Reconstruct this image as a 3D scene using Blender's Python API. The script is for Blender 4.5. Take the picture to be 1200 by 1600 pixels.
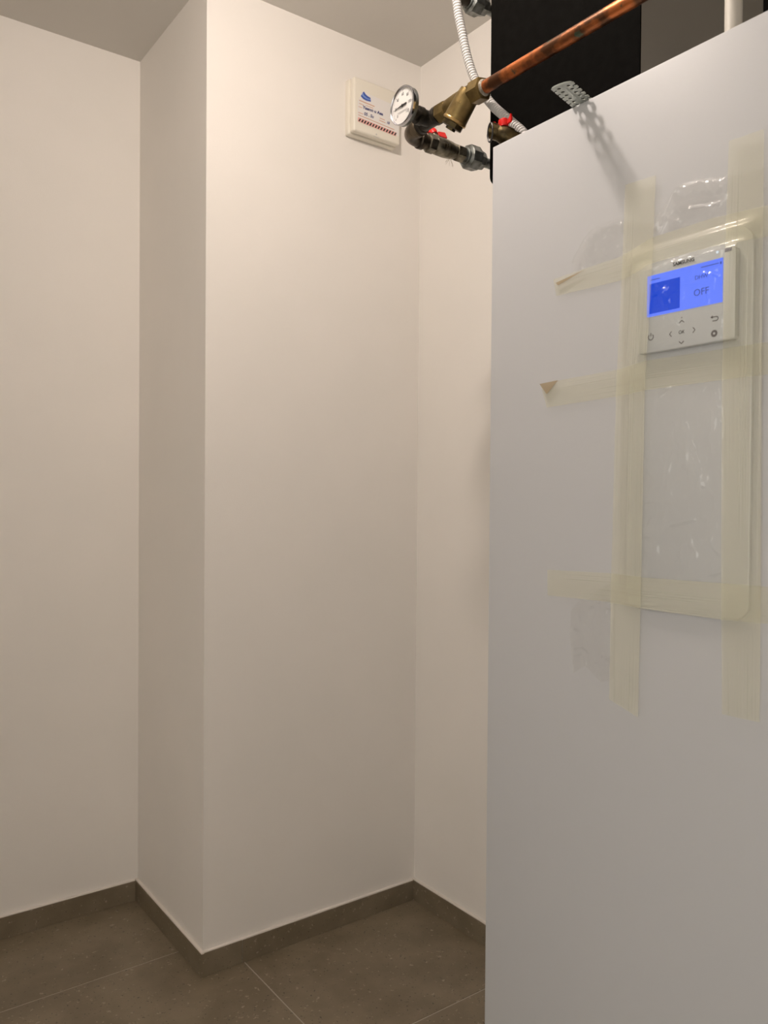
import bpy, bmesh, math, random
from mathutils import Vector, Matrix, noise

random.seed(7)
scene = bpy.context.scene
for o in list(bpy.data.objects):
    bpy.data.objects.remove(o)
COL = scene.collection

# ------------------------------------------------------------------ camera
CAM = Vector((0, 0, 1.25))
YAW, PITCH, ROLL, FPX = 0.9379, -0.0149, 0.0076, 1252.9
fwd = Vector((math.cos(YAW) * math.cos(PITCH), math.sin(YAW) * math.cos(PITCH), math.sin(PITCH)))
r0 = Vector((math.sin(YAW), -math.cos(YAW), 0))
u0 = r0.cross(fwd)
right = r0 * math.cos(ROLL) + u0 * math.sin(ROLL)
up = -r0 * math.sin(ROLL) + u0 * math.cos(ROLL)
cd = bpy.data.cameras.new('camera')
cam = bpy.data.objects.new('camera', cd)
COL.objects.link(cam)
M = Matrix((right, up, -fwd)).transposed().to_4x4()
M.translation = CAM
cam.matrix_world = M
cd.sensor_fit = 'VERTICAL'
cd.sensor_height = 36.0
cd.lens = 36.0 * FPX / 1600.0
cd.clip_start = 0.02
cd.dof.use_dof = True
cd.dof.focus_distance = 1.55
cd.dof.aperture_fstop = 8.0
scene.camera = cam

# ------------------------------------------------------------------ world and exposure
w = bpy.data.worlds.new('world')
scene.world = w
w.use_nodes = True
w.node_tree.nodes['Background'].inputs[0].default_value = (1.0, 0.96, 0.89, 1)
w.node_tree.nodes['Background'].inputs[1].default_value = 2.15  # even warm fill, reaching the room through the added doorway
scene.view_settings.view_transform = 'Standard'
scene.view_settings.look = 'None'
scene.view_settings.gamma = 1.0
scene.view_settings.use_curve_mapping = False
scene.view_settings.exposure = 0.09

# the bare bulb on the ceiling, just above the frame
LAMP = Vector((0.66, 1.075, 2.475))
LAMP_STRENGTH = 565.0
LAMP_COLOR = (1.0, 0.875, 0.79)

# ------------------------------------------------------------------ measures
XB, XD, YA, YC, HC, HB = 0.8576, 1.5641, 2.4548, 1.9573, 2.5918, 0.0622
XF, YF, HK = 0.9554, 0.9984, 1.85       # cabinet front plane, far edge, top


def pix(x, y, axis, val):
    """point on the plane axis=val seen at pixel (x, y) of the 1200x1600 photo"""
    d = fwd + right * ((x - 600) / FPX) - up * ((y - 800) / FPX)
    s = (val - CAM[axis]) / d[axis]
    return CAM + d * s


# ------------------------------------------------------------------ materials
MATS = {}


def mat(name, color, rough=0.5, metal=0.0, var=None, scale=20.0, bump=0.0, bscale=200.0, spec=0.5,
        detail=4.0, coat=0.0, emit=None, estr=0.0, alpha=1.0):
    m = bpy.data.materials.new(name)
    m.use_nodes = True
    nt = m.node_tree
    b = nt.nodes['Principled BSDF']
    b.inputs['Base Color'].default_value = (*color, 1)
    b.inputs['Roughness'].default_value = rough
    b.inputs['Metallic'].default_value = metal
    b.inputs['Specular IOR Level'].default_value = spec
    b.inputs['Coat Weight'].default_value = coat
    b.inputs['Alpha'].default_value = alpha
    if emit:
        b.inputs['Emission Color'].default_value = (*emit, 1)
        b.inputs['Emission Strength'].default_value = estr
    tc = nt.nodes.new('ShaderNodeTexCoord')
    if var:
        n = nt.nodes.new('ShaderNodeTexNoise')
        n.inputs['Scale'].default_value = scale
        n.inputs['Detail'].default_value = detail
        nt.links.new(tc.outputs['Object'], n.inputs['Vector'])
        r = nt.nodes.new('ShaderNodeValToRGB')
        r.color_ramp.elements[0].position = 0.35
        r.color_ramp.elements[1].position = 0.65
        r.color_ramp.elements[0].color = (*color, 1)
        r.color_ramp.elements[1].color = (*var, 1)
        nt.links.new(n.outputs['Fac'], r.inputs['Fac'])
        nt.links.new(r.outputs['Color'], b.inputs['Base Color'])
    if bump:
        n2 = nt.nodes.new('ShaderNodeTexNoise')
        n2.inputs['Scale'].default_value = bscale
        n2.inputs['Detail'].default_value = 3.0
        nt.links.new(tc.outputs['Object'], n2.inputs['Vector'])
        bp = nt.nodes.new('ShaderNodeBump')
        bp.inputs['Strength'].default_value = bump
        bp.inputs['Distance'].default_value = 0.002
        nt.links.new(n2.outputs['Fac'], bp.inputs['Height'])
        nt.links.new(bp.outputs['Normal'], b.inputs['Normal'])
    MATS[name] = m
    return m


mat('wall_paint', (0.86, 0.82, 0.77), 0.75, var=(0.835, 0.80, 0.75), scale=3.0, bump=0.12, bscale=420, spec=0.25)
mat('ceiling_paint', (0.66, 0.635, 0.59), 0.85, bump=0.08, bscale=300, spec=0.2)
mat('grout', (0.42, 0.37, 0.31), 0.9, bump=0.2, bscale=400)
mat('caulk', (0.80, 0.74, 0.68), 0.5)
mat('cabinet_white', (0.55, 0.555, 0.567), 0.42, bump=0.03, bscale=900, spec=0.4)
mat('cabinet_side', (0.60, 0.62, 0.65), 0.5)
mat('plate_white', (0.60, 0.615, 0.625), 0.35)
mat('black_panel', (0.0024, 0.0022, 0.0018), 0.8, var=(0.0036, 0.0034, 0.003), scale=60, bump=0.1, bscale=300, spec=0.02)
mat('casing_grey', (0.20, 0.185, 0.16), 0.6, spec=0.2)
mat('dark_plastic', (0.012, 0.012, 0.012), 0.4)
mat('galvanised', (0.30, 0.32, 0.31), 0.40, 0.75, var=(0.11, 0.115, 0.10), scale=55, bump=0.25, bscale=180)
mat('zinc_strap', (0.52, 0.55, 0.52), 0.45, 0.6, var=(0.42, 0.45, 0.42), scale=90)
mat('black_iron', (0.012, 0.011, 0.009), 0.40, 0.5, var=(0.045, 0.037, 0.027), scale=60, bump=0.3, bscale=150)
mat('old_bronze', (0.16, 0.125, 0.085), 0.38, 0.8, var=(0.05, 0.04, 0.03), scale=45, bump=0.2, bscale=150)
mat('brass', (0.25, 0.175, 0.065), 0.4, 0.8, var=(0.13, 0.09, 0.033), scale=40, bump=0.12, bscale=200)
mat('dark_brass', (0.105, 0.075, 0.03), 0.38, 0.85, var=(0.04, 0.03, 0.014), scale=60, bump=0.15, bscale=200)
mat('brass_edge', (0.42, 0.28, 0.11), 0.3, 0.9)
mat('nickel', (0.36, 0.33, 0.255), 0.3, 0.85, var=(0.12, 0.105, 0.075), scale=55, bump=0.15, bscale=160)
mat('chrome', (0.66, 0.66, 0.70), 0.16, 1.0)
mat('dial_white', (0.82, 0.80, 0.77), 0.5)
mat('ink_black', (0.012, 0.011, 0.011), 0.55)
mat('ink_grey', (0.13, 0.12, 0.12), 0.6)
mat('red_plastic', (0.62, 0.012, 0.010), 0.33)
mat('conduit_white', (0.62, 0.605, 0.59), 0.45)
mat('pvc_white', (0.50, 0.475, 0.42), 0.5)
mat('box_plastic', (0.80, 0.755, 0.655), 0.38)
mat('sticker_paper', (0.80, 0.77, 0.74), 0.5)
mat('ink_blue', (0.045, 0.10, 0.42), 0.5)
mat('ink_lightblue', (0.20, 0.32, 0.66), 0.5)
mat('ink_orange', (0.62, 0.30, 0.17), 0.5)
mat('ink_salmon', (0.80, 0.44, 0.38), 0.5)
mat('ink_navy', (0.03, 0.035, 0.16), 0.5)
mat('pale_grey_ink', (0.50, 0.48, 0.46), 0.5)
mat('controller_white', (0.62, 0.645, 0.65), 0.25, coat=0.3)
mat('screen_light', (0.05, 0.08, 0.3), 0.3, spec=0.1, emit=(0.105, 0.20, 0.98), estr=0.85)
mat('screen_dark', (0.0, 0.01, 0.1), 0.3, spec=0.1, emit=(0.0, 0.055, 0.62), estr=0.9)
mat('screen_ink', (0.02, 0.04, 0.2), 0.3, emit=(0.03, 0.07, 0.40), estr=0.6)
mat('led_white', (0.6, 0.7, 0.8), 0.3, emit=(0.7, 0.85, 1.0), estr=0.5)
mat('hemp', (0.35, 0.28, 0.18), 0.8)
mat('thread_seal', (0.40, 0.37, 0.31), 0.7, var=(0.14, 0.11, 0.07), scale=120, bump=0.5, bscale=300)
mat('bulb_glass', (1, 0.95, 0.9), 0.4, emit=LAMP_COLOR, estr=LAMP_STRENGTH)
mat('door_paint', (0.72, 0.70, 0.67), 0.4)


def tile_material():
    m = mat('stone_tile', (0.170, 0.135, 0.088), 0.45, var=(0.225, 0.182, 0.125), scale=9.0, detail=9.0, spec=0.35,
            bump=0.06, bscale=250)
    nt = m.node_tree
    b = nt.nodes['Principled BSDF']
    src = b.inputs['Base Color'].links[0].from_socket
    tc = nt.nodes.new('ShaderNodeTexCoord')
    for sc, lo, hi, colr in ((90, 0.66, 0.74, (0.33, 0.28, 0.21, 1)), (160, 0.68, 0.72, (0.06, 0.05, 0.04, 1))):
        n = nt.nodes.new('ShaderNodeTexNoise')
        n.inputs['Scale'].default_value = sc
        n.inputs['Detail'].default_value = 2
        r = nt.nodes.new('ShaderNodeValToRGB')
        r.color_ramp.elements[0].position = lo
        r.color_ramp.elements[1].position = hi
        mx = nt.nodes.new('ShaderNodeMixRGB')
        nt.links.new(tc.outputs['Object'], n.inputs['Vector'])
        nt.links.new(n.outputs['Fac'], r.inputs['Fac'])
        nt.links.new(r.outputs['Color'], mx.inputs['Fac'])
        nt.links.new(src, mx.inputs['Color1'])
        mx.inputs['Color2'].default_value = colr
        src = mx.outputs['Color']
    nt.links.new(src, b.inputs['Base Color'])


tile_material()


def copper_material():
    m = mat('copper_patina', (0.46, 0.135, 0.038), 0.40, 0.8, bump=0.15, bscale=120)
    nt = m.node_tree
    b = nt.nodes['Principled BSDF']
    tc = nt.nodes.new('ShaderNodeTexCoord')
    src = None
    for sc, lo, hi, c1, c2 in ((26, 0.40, 0.58, (0.42, 0.125, 0.035, 1), (0.085, 0.034, 0.013, 1)),
                               (38, 0.62, 0.68, None, (0.055, 0.075, 0.048, 1))):
        n = nt.nodes.new('ShaderNodeTexNoise')
        n.inputs['Scale'].default_value = sc
        n.inputs['Detail'].default_value = 5
        r = nt.nodes.new('ShaderNodeValToRGB')
        r.color_ramp.elements[0].position = lo
        r.color_ramp.elements[1].position = hi
        mx = nt.nodes.new('ShaderNodeMixRGB')
        nt.links.new(tc.outputs['Object'], n.inputs['Vector'])
        nt.links.new(n.outputs['Fac'], r.inputs['Fac'])
        nt.links.new(r.outputs['Color'], mx.inputs['Fac'])
        if src is None:
            mx.inputs['Color1'].default_value = c1
        else:
            nt.links.new(src, mx.inputs['Color1'])
        mx.inputs['Color2'].default_value = c2
        src = mx.outputs['Color']
    nt.links.new(src, b.inputs['Base Color'])


copper_material()


def clear_material(name, tint, diffuse, body, gloss, rough, streak=None):
    """thin see-through sheet: transparent + a little diffuse body + gloss"""
    m = bpy.data.materials.new(name)
    m.use_nodes = True
    nt = m.node_tree
    nt.nodes.clear()
    out = nt.nodes.new('ShaderNodeOutputMaterial')
    tr = nt.nodes.new('ShaderNodeBsdfTransparent')
    tr.inputs[0].default_value = (*tint, 1)
    df = nt.nodes.new('ShaderNodeBsdfDiffuse')
    df.inputs[0].default_value = (*diffuse, 1)
    gl = nt.nodes.new('ShaderNodeBsdfGlossy')
    gl.inputs['Roughness'].default_value = rough
    m1 = nt.nodes.new('ShaderNodeMixShader')
    m1.inputs[0].default_value = body
    nt.links.new(tr.outputs[0], m1.inputs[1])
    nt.links.new(df.outputs[0], m1.inputs[2])
    m2 = nt.nodes.new('ShaderNodeMixShader')
    m2.inputs[0].default_value = gloss
    nt.links.new(m1.outputs[0], m2.inputs[1])
    nt.links.new(gl.outputs[0], m2.inputs[2])
    if streak:
        uv = nt.nodes.new('ShaderNodeUVMap')
        mp = nt.nodes.new('ShaderNodeMapping')
        mp.inputs['Scale'].default_value = streak
        n = nt.nodes.new('ShaderNodeTexNoise')
        n.inputs['Scale'].default_value = 1.0
        n.inputs['Detail'].default_value = 5
        mr = nt.nodes.new('ShaderNodeMapRange')
        mr.inputs['From Min'].default_value = 0.3
        mr.inputs['From Max'].default_value = 0.7
        mr.inputs['To Min'].default_value = body * 0.78
        mr.inputs['To Max'].default_value = min(1, body * 1.22)
        nt.links.new(uv.outputs[0], mp.inputs[0])
        nt.links.new(mp.outputs[0], n.inputs['Vector'])
        nt.links.new(n.outputs['Fac'], mr.inputs['Value'])
        nt.links.new(mr.outputs[0], m1.inputs[0])
    nt.links.new(m2.outputs[0], out.inputs[0])
    MATS[name] = m


clear_material('tape', (0.995, 0.99, 0.955), (0.86, 0.83, 0.66), 0.25, 0.004, 0.35, streak=(60.0, 1.2, 1.0))
clear_material('tape_fold', (0.95, 0.9, 0.8), (0.60, 0.50, 0.36), 0.45, 0.05, 0.3)
clear_material('clear_film', (1.0, 1.0, 0.995), (0.9, 0.9, 0.9), 0.015, 0.075, 0.09)
clear_material('gauge_glass', (0.99, 0.99, 0.99), (0.8, 0.8, 0.8), 0.0, 0.06, 0.03)


# ------------------------------------------------------------------ object helpers
def link(name, me, material, parent=None, smooth=False):
    o = bpy.data.objects.new(name, me)
    COL.objects.link(o)
    if material:
        me.materials.append(MATS[material])
    if smooth:
        for p in me.polygons:
            p.use_smooth = True
        try:
            me.set_sharp_from_angle(angle=math.radians(38))
        except Exception:
            pass
    if parent is not None:
        # meshes are written in world coordinates: bring them into the root's frame
        root = parent
        off = Vector((0, 0, 0))
        while root is not None:
            off += root.location
            root = root.parent
        me.transform(Matrix.Translation(-off))
        o.parent = parent
    else:
        xs = [v.co for v in me.vertices]
        mn = Vector((min(v.x for v in xs), min(v.y for v in xs), min(v.z for v in xs)))
        mx = Vector((max(v.x for v in xs), max(v.y for v in xs), max(v.z for v in xs)))
        c = Vector(((mn.x + mx.x) / 2, (mn.y + mx.y) / 2, mn.z))
        me.transform(Matrix.Translation(-c))
        o.location = c
    return o


def finish(name, bm, material, parent=None, smooth=False):
    bmesh.ops.recalc_face_normals(bm, faces=bm.faces)
    me = bpy.data.meshes.new(name)
    bm.to_mesh(me)
    bm.free()
    return link(name, me, material, parent, smooth)


def tag(o, label, cat, group=None):
    o['label'] = label
    o['category'] = cat
    if group:
        o['group'] = group
    return o


def thing(name, label, cat, loc, group=None):
    o = bpy.data.objects.new(name, None)
    o.empty_display_size = 0.03
    COL.objects.link(o)
    o.location = loc
    return tag(o, label, cat, group)


def struct(o):
    o['kind'] = 'structure'
    return o


def add_box(bm, a, b, bevel=0.0, seg=2):
    a, b = Vector(a), Vector(b)
    res = bmesh.ops.create_cube(bm, size=1.0)
    vs = res['verts']
    bmesh.ops.scale(bm, vec=b - a, verts=vs)
    bmesh.ops.translate(bm, vec=(a + b) / 2, verts=vs)
    if bevel:
        es = list({e for v in vs for e in v.link_edges})
        bmesh.ops.bevel(bm, geom=es, offset=bevel, segments=seg, affect='EDGES', profile=0.5)


def box(name, a, b, material, parent=None, bevel=0.0, seg=2):
    bm = bmesh.new()
    add_box(bm, a, b, bevel, seg)
    return finish(name, bm, material, parent, smooth=bevel > 0)


def basis(axis):
    a = Vector(axis).normalized()
    t = Vector((0, 0, 1)) if abs(a.z) < 0.9 else Vector((1, 0, 0))
    x = a.cross(t).normalized()
    return x, x.cross(a).normalized(), a


def add_lathe(bm, p0, axis, profile, seg=28, phase=0.0, caps=True):
    """profile: (distance along axis, radius) rings"""
    x, y, a = basis(axis)
    p0 = Vector(p0)
    rings = []
    for t, r in profile:
        rings.append([bm.verts.new(p0 + a * t + (x * math.cos(phase + 2 * math.pi * k / seg)
                                                + y * math.sin(phase + 2 * math.pi * k / seg)) * r)
                      for k in range(seg)])
    for A, B in zip(rings, rings[1:]):
        for k in range(seg):
            bm.faces.new((A[k], A[(k + 1) % seg], B[(k + 1) % seg], B[k]))
    if caps:
        bm.faces.new(rings[0][::-1])
        bm.faces.new(rings[-1])


def lathe(name, p0, axis, profile, material, parent=None, seg=28, smooth=True, phase=0.0, caps=True):
    bm = bmesh.new()
    add_lathe(bm, p0, axis, profile, seg, phase, caps)
    return finish(name, bm, material, parent, smooth)


def hexnut(bm, p0, axis, t0, t1, r, seg=6, ch=0.12, phase=0.2):
    c = r * ch
    add_lathe(bm, p0, axis, [(t0, r - c), (t0 + c * 0.6, r), (t1 - c * 0.6, r), (t1, r - c)], seg, phase)


def catmull(pts, n=12):
    pts = [Vector(p) for p in pts]
    P = [pts[0] * 2 - pts[1]] + pts + [pts[-1] * 2 - pts[-2]]
    out = []
    for i in range(1, len(P) - 2):
        p0, p1, p2, p3 = P[i - 1:i + 3]
        for k in range(n):
            t = k / n
            out.append(0.5 * ((2 * p1) + (p2 - p0) * t + (2 * p0 - 5 * p1 + 4 * p2 - p3) * t * t
                              + (3 * p1 - p0 - 3 * p2 + p3) * t ** 3))
    out.append(pts[-1])
    return out


def add_tube(bm, path, radius, seg=16, caps=True):
    """radius: number or function of arc length"""
    L = 0.0
    rings = []
    prev_x = None
    for i, p in enumerate(path):
        d = (path[min(i + 1, len(path) - 1)] - path[max(i - 1, 0)]).normalized()
        if prev_x is None:
            x = basis(d)[0]
            y = d.cross(x)
        else:
            x = (prev_x - d * prev_x.dot(d)).normalized()
            y = d.cross(x)
        prev_x = x
        if i:
            L += (p - path[i - 1]).length
        r = radius(L) if callable(radius) else radius
        rings.append([bm.verts.new(p + (x * math.cos(2 * math.pi * k / seg) + y * math.sin(2 * math.pi * k / seg)) * r)
                      for k in range(seg)])
    for A, B in zip(rings, rings[1:]):
        for k in range(seg):
            bm.faces.new((A[k], A[(k + 1) % seg], B[(k + 1) % seg], B[k]))
    if caps:
        bm.faces.new(rings[0][::-1])
        bm.faces.new(rings[-1])


def tube(name, path, radius, material, parent=None, seg=16):
    bm = bmesh.new()
    add_tube(bm, [Vector(p) for p in path], radius, seg)
    return finish(name, bm, material, parent, True)


def flat(name, polys, o, ex, ey, material, parent, thick=0.0003):
    """thin printed shapes: polygons in (u,v) metres on the plane o + u*ex + v*ey, extruded towards the viewer"""
    bm = bmesh.new()
    n = Vector(ex).cross(Vector(ey)).normalized()
    for poly in polys:
        A = [bm.verts.new(Vector(o) + ex * u + ey * v) for u, v in poly]
        B = [bm.verts.new(Vector(o) + ex * u + ey * v + n * thick) for u, v in poly]
        bm.faces.new(B)
        bm.faces.new(A[::-1])
        k = len(poly)
        for i in range(k):
            bm.faces.new((A[i], A[(i + 1) % k], B[(i + 1) % k], B[i]))
    return finish(name, bm, material, parent)


def rect(u0, v0, u1, v1):
    return [(u0, v0), (u1, v0), (u1, v1), (u0, v1)]


def stroke(pts, wd):
    """polyline of (u,v) as a row of quads"""
    out = []
    for (a, b), (c, d) in zip(pts, pts[1:]):
        L = math.hypot(c - a, d - b) or 1
        nx, ny = -(d - b) / L * wd / 2, (c - a) / L * wd / 2
        out.append([(a - nx, b - ny), (c - nx, d - ny), (c + nx, d + ny), (a + nx, b + ny)])
    return out


def arc(cu, cv, r, a0, a1, n=10):
    return [(cu + r * math.cos(math.radians(a0 + (a1 - a0) * k / n)),
             cv + r * math.sin(math.radians(a0 + (a1 - a0) * k / n))) for k in range(n + 1)]


def text(name, s, size, o, ex, ey, material, parent, align='CENTER', thick=0.00015, shear=0.0, sx=1.0, bold=0.0):
    cu = bpy.data.curves.new(name, 'FONT')
    cu.body = s
    cu.size = size
    cu.align_x = align
    cu.align_y = 'CENTER'
    cu.shear = shear
    cu.extrude = thick
    cu.offset = bold
    cu.resolution_u = 3
    tmp = bpy.data.objects.new(name, cu)
    COL.objects.link(tmp)
    dg = bpy.context.evaluated_depsgraph_get()
    me = bpy.data.meshes.new_from_object(tmp.evaluated_get(dg))
    bpy.data.objects.remove(tmp)
    n = Vector(ex).cross(Vector(ey)).normalized()
    R = Matrix((Vector(ex) * sx, Vector(ey), n)).transposed().to_4x4()
    R.translation = Vector(o) + n * thick
    me.transform(R)
    me.name = name
    me.materials.clear()
    return link(name, me, material, parent)


# ------------------------------------------------------------------ the room
T = 0.12
XL, YR = -1.05, -0.85        # the two walls outside the frame
wl = struct(box('wall_left', (XL - T, YA, -0.05), (XB, YA + T, HC + 0.05), 'wall_paint'))
wm = struct(box('wall_middle', (XB, YC, -0.05), (XD + T, YA + T, HC + 0.05), 'wall_paint'))
wr = struct(box('wall_right', (XD, YR - T, -0.05), (XD + T, YC, HC + 0.05), 'wall_paint'))
struct(box('wall_rear', (XL - T, YR - T, -0.05), (XD, YR, HC + 0.05), 'wall_paint'))
bm = bmesh.new()                                   # unseen side wall; its doorway is added to let fill light in
DY0, DY1, DZ = -0.50, 0.75, 2.15
add_box(bm, (XL - T, YR, -0.05), (XL, DY0, HC + 0.05))
add_box(bm, (XL - T, DY1, -0.05), (XL, YA, HC + 0.05))
add_box(bm, (XL - T, DY0, DZ), (XL, DY1, HC + 0.05))
struct(finish('wall_side', bm, 'wall_paint'))
bm = bmesh.new()
add_box(bm, (XL - 0.002, DY0 - 0.06, 0), (XL + 0.015, DY0, DZ + 0.06))
add_box(bm, (XL - 0.002, DY1, 0), (XL + 0.015, DY1 + 0.06, DZ + 0.06))
add_box(bm, (XL - 0.002, DY0, DZ), (XL + 0.015, DY1, DZ + 0.06))
struct(finish('trim_1', bm, 'door_paint'))  # frame around the added doorway, out of view
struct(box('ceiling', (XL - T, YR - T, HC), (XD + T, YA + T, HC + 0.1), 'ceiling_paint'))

# floor: grout bed and stone tiles
floor = struct(box('floor', (XL - T - 0.5, YR - T, -0.06), (XD + T, YA + T, -0.0012), 'grout'))
TW, TD, GX, GY, GAP = 0.60, 0.6165, 0.974, 2.1005, 0.0035
tile_mesh = None
xs = [GX + TW * k for k in range(-5, 2)]
ys = [GY + TD * k for k in range(-5, 2)]
fo = floor.location
for i, x0 in enumerate(xs):
    for j, y0 in enumerate(ys):
        a = (max(x0 + GAP / 2, XL - T - 0.5), max(y0 + GAP / 2, YR))
        b = (min(x0 + TW - GAP / 2, XD), min(y0 + TD - GAP / 2, YA))
        if b[0] - a[0] < 0.02 or b[1] - a[1] < 0.02:
            continue
        bmx = bmesh.new()
        add_box(bmx, (a[0], a[1], -0.009), (b[0], b[1], 0.0), 0.0006, 1)
        finish('floor_tile', bmx, 'stone_tile', floor)


def skirting(name, p0, p1, normal, cuts):
    """stone skirting along p0-p1 (2D on the wall face), pieces between the cut distances"""
    p0, p1, n = Vector((*p0, 0)), Vector((*p1, 0)), Vector((*normal, 0))
    d = (p1 - p0).normalized()
    L = (p1 - p0).length
    bmx = bmesh.new()

    def slab(t0, t1, n0, n1, z0, z1, bv=0.0):
        q = [p0 + d * t0 + n * n0, p0 + d * t1 + n * n1]
        a = Vector((min(q[0].x, q[1].x), min(q[0].y, q[1].y), z0))
        b = Vector((max(q[0].x, q[1].x), max(q[0].y, q[1].y), z1))
        add_box(bmx, a, b, bv, 1)
    slab(0.0125, L - 0.0125, 0.0002, 0.0078, 0.0, HB - 0.001)           # mortar bed
    bt = HB + 0.0035 + random.uniform(-0.0004, 0.0004)
    slab(0.0, L, 0.0002, 0.0085, HB - 0.002, bt, 0.0008)   # paint and filler bead on top
    root = struct(finish(name, bmx, 'caulk'))
    cs = [0] + cuts + [L]
    for t0, t1 in zip(cs, cs[1:]):
        bmx = bmesh.new()
        slab(t0 + (0.0007 if t0 else 0), t1 - (0.0007 if t1 < L else 0), 0.0078, 0.0102, 0.0002, HB + random.uniform(-0.0006, 0.0006), 0.0005)
        finish('skirting_tile', bmx, 'stone_tile', root)
    return root


skirting('baseboard_left', (XL, YA), (XB - 0.0105, YA), (0, -1), [0.55, 1.15])
skirting('baseboard_middle', (XB, YC - 0.0102), (XB, YA), (-1, 0), [])
skirting('baseboard_front', (XB - 0.0078, YC), (XD - 0.0105, YC), (0, -1), [0.117])
skirting('baseboard_right', (XD, 1.0), (XD, YC), (-1, 0), [0.36])
skirting('baseboard_side', (XL, DY1 + 0.06), (XL, YA - 0.0105), (1, 0), [0.6, 1.2])

# ------------------------------------------------------------------ ceiling lamp (above the frame)
lamp = thing('ceiling_lamp', 'bare round bulb in a white lampholder on the ceiling', 'lamp', (LAMP.x, LAMP.y, LAMP.z - 0.032))
lathe('lamp_holder', (LAMP.x, LAMP.y, HC), (0, 0, -1), [(0, .045), (.012, .045), (.02, .03), (.06, .02), (.088, .018)], 'pvc_white', lamp)
bm = bmesh.new()
bmesh.ops.create_uvsphere(bm, u_segments=24, v_segments=14, radius=0.032)
bmesh.ops.translate(bm, vec=LAMP, verts=bm.verts)
finish('bulb', bm, 'bulb_glass', lamp, True)

# ------------------------------------------------------------------ the white cabinet
CY0 = YF - 0.595
cab = thing('appliance_cabinet', 'tall white metal appliance cabinet with flat front panel', 'cabinet', ((XF + XD) / 2, (CY0 + YF) / 2, 0))
box('body', (XF + 0.024, CY0 + 0.001, 0.03), (XD - 0.012, YF - 0.001, HK - 0.003), 'cabinet_side', cab, 0.002)
box('front_panel', (XF, CY0, 0.03), (XF + 0.022, YF, HK), 'cabinet_white', cab, 0.0016, 3)
box('panel_gasket', (XF + 0.0215, CY0 + 0.006, 0.04), (XF + 0.0245, YF - 0.006, HK - 0.01), 'dark_plastic', cab)
for dx in (0.08, 0.50):
    for dy in (0.06, 0.53):
        lathe('foot', (XF + dx, CY0 + dy, 0), (0, 0, 1), [(0, .022), (.008, .022), (.01, .012), (.032, .012)], 'dark_plastic', cab, 16)

# rounded control cover on the front panel
PLX = XF - 0.006
PY0, PY1, PZ0, PZ1 = 0.531, 0.712, 1.101, 1.596


def rounded_prism(name, y0, y1, z0, z1, x0, x1, r, material, parent, bev=0.0015, n=7):
    bmx = bmesh.new()
    out = []
    for cy, cz, a0 in ((y1 - r, z1 - r, 0), (y0 + r, z1 - r, 90), (y0 + r, z0 + r, 180), (y1 - r, z0 + r, 270)):
        for k in range(n + 1):
            a = math.radians(a0 + 90 * k / n)
            out.append((cy + r * math.cos(a), cz + r * math.sin(a)))
    rings = []
    cy, cz = (y0 + y1) / 2, (z0 + z1) / 2
    for x, ins in ((x1, 0), (x0 + bev, 0), (x0 + bev * 0.3, bev * 0.3), (x0, bev)):
        fy, fz = 1 - 2 * ins / (y1 - y0), 1 - 2 * ins / (z1 - z0)
        rings.append([bmx.verts.new((x, cy + (a - cy) * fy, cz + (b - cz) * fz)) for a, b in out])
    m_ = len(out)
    for A, B in zip(rings, rings[1:]):
        for k in range(m_):
            bmx.faces.new((A[k], A[(k + 1) % m_], B[(k + 1) % m_], B[k]))
    bmx.faces.new(rings[0][::-1])
    bmx.faces.new(rings[-1])
    return finish(name, bmx, material, parent, True)


cover = rounded_prism('control_cover', PY0, PY1, PZ0, PZ1, PLX, XF + 0.0005, 0.024, 'plate_white', cab)

# ------------------------------------------------------------------ the wall controller under the film
CTX = PLX - 0.0105
KY0, KY1, KZ0, KZ1 = 0.548, 0.690, 1.4535, 1.5685
ctl = thing('room_controller', 'white touch controller with a lit blue display reading OFF', 'controller', (PLX, (KY0 + KY1) / 2, KZ0))
rounded_prism('housing', KY0, KY1, KZ0, KZ1, CTX, PLX + 0.0003, 0.005, 'controller_white', ctl, 0.0012)
EX, EY = Vector((0, -1, 0)), Vector((0, 0, 1))     # seen from -X: right is -Y


def cp(px, py):
    p = pix(px, py, 0, CTX)
    return (KY1 - p.y, p.z - KZ0)


KO = Vector((CTX, KY1, KZ0))


def kv(px, py, dx=0.0):
    p = pix(px, py, 0, CTX)
    return Vector((CTX - dx, p.y, p.z))


a, b = cp(1011, 496), cp(1130, 403)
su0, su1 = a[0], b[0]
sv0, sv1 = (a[1] + cp(1130, 472)[1]) / 2, (b[1] + cp(1011, 432)[1]) / 2
screen = flat('display', [rect(su0, sv0, su1, sv1)], KO, EX, EY, 'screen_light', ctl, 0.0004)
sw, sh = su1 - su0, sv1 - sv0
flat('display_field', [rect(su0 + sw * .035, sv0 + sh * .07, su0 + sw * .455, sv0 + sh * .80)], KO, EX, EY, 'screen_dark', screen, 0.0006)


def kuv(u, v, dx=0.0006):
    return KO + EX * u + EY * v + Vector((-dx, 0, 0))


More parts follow.
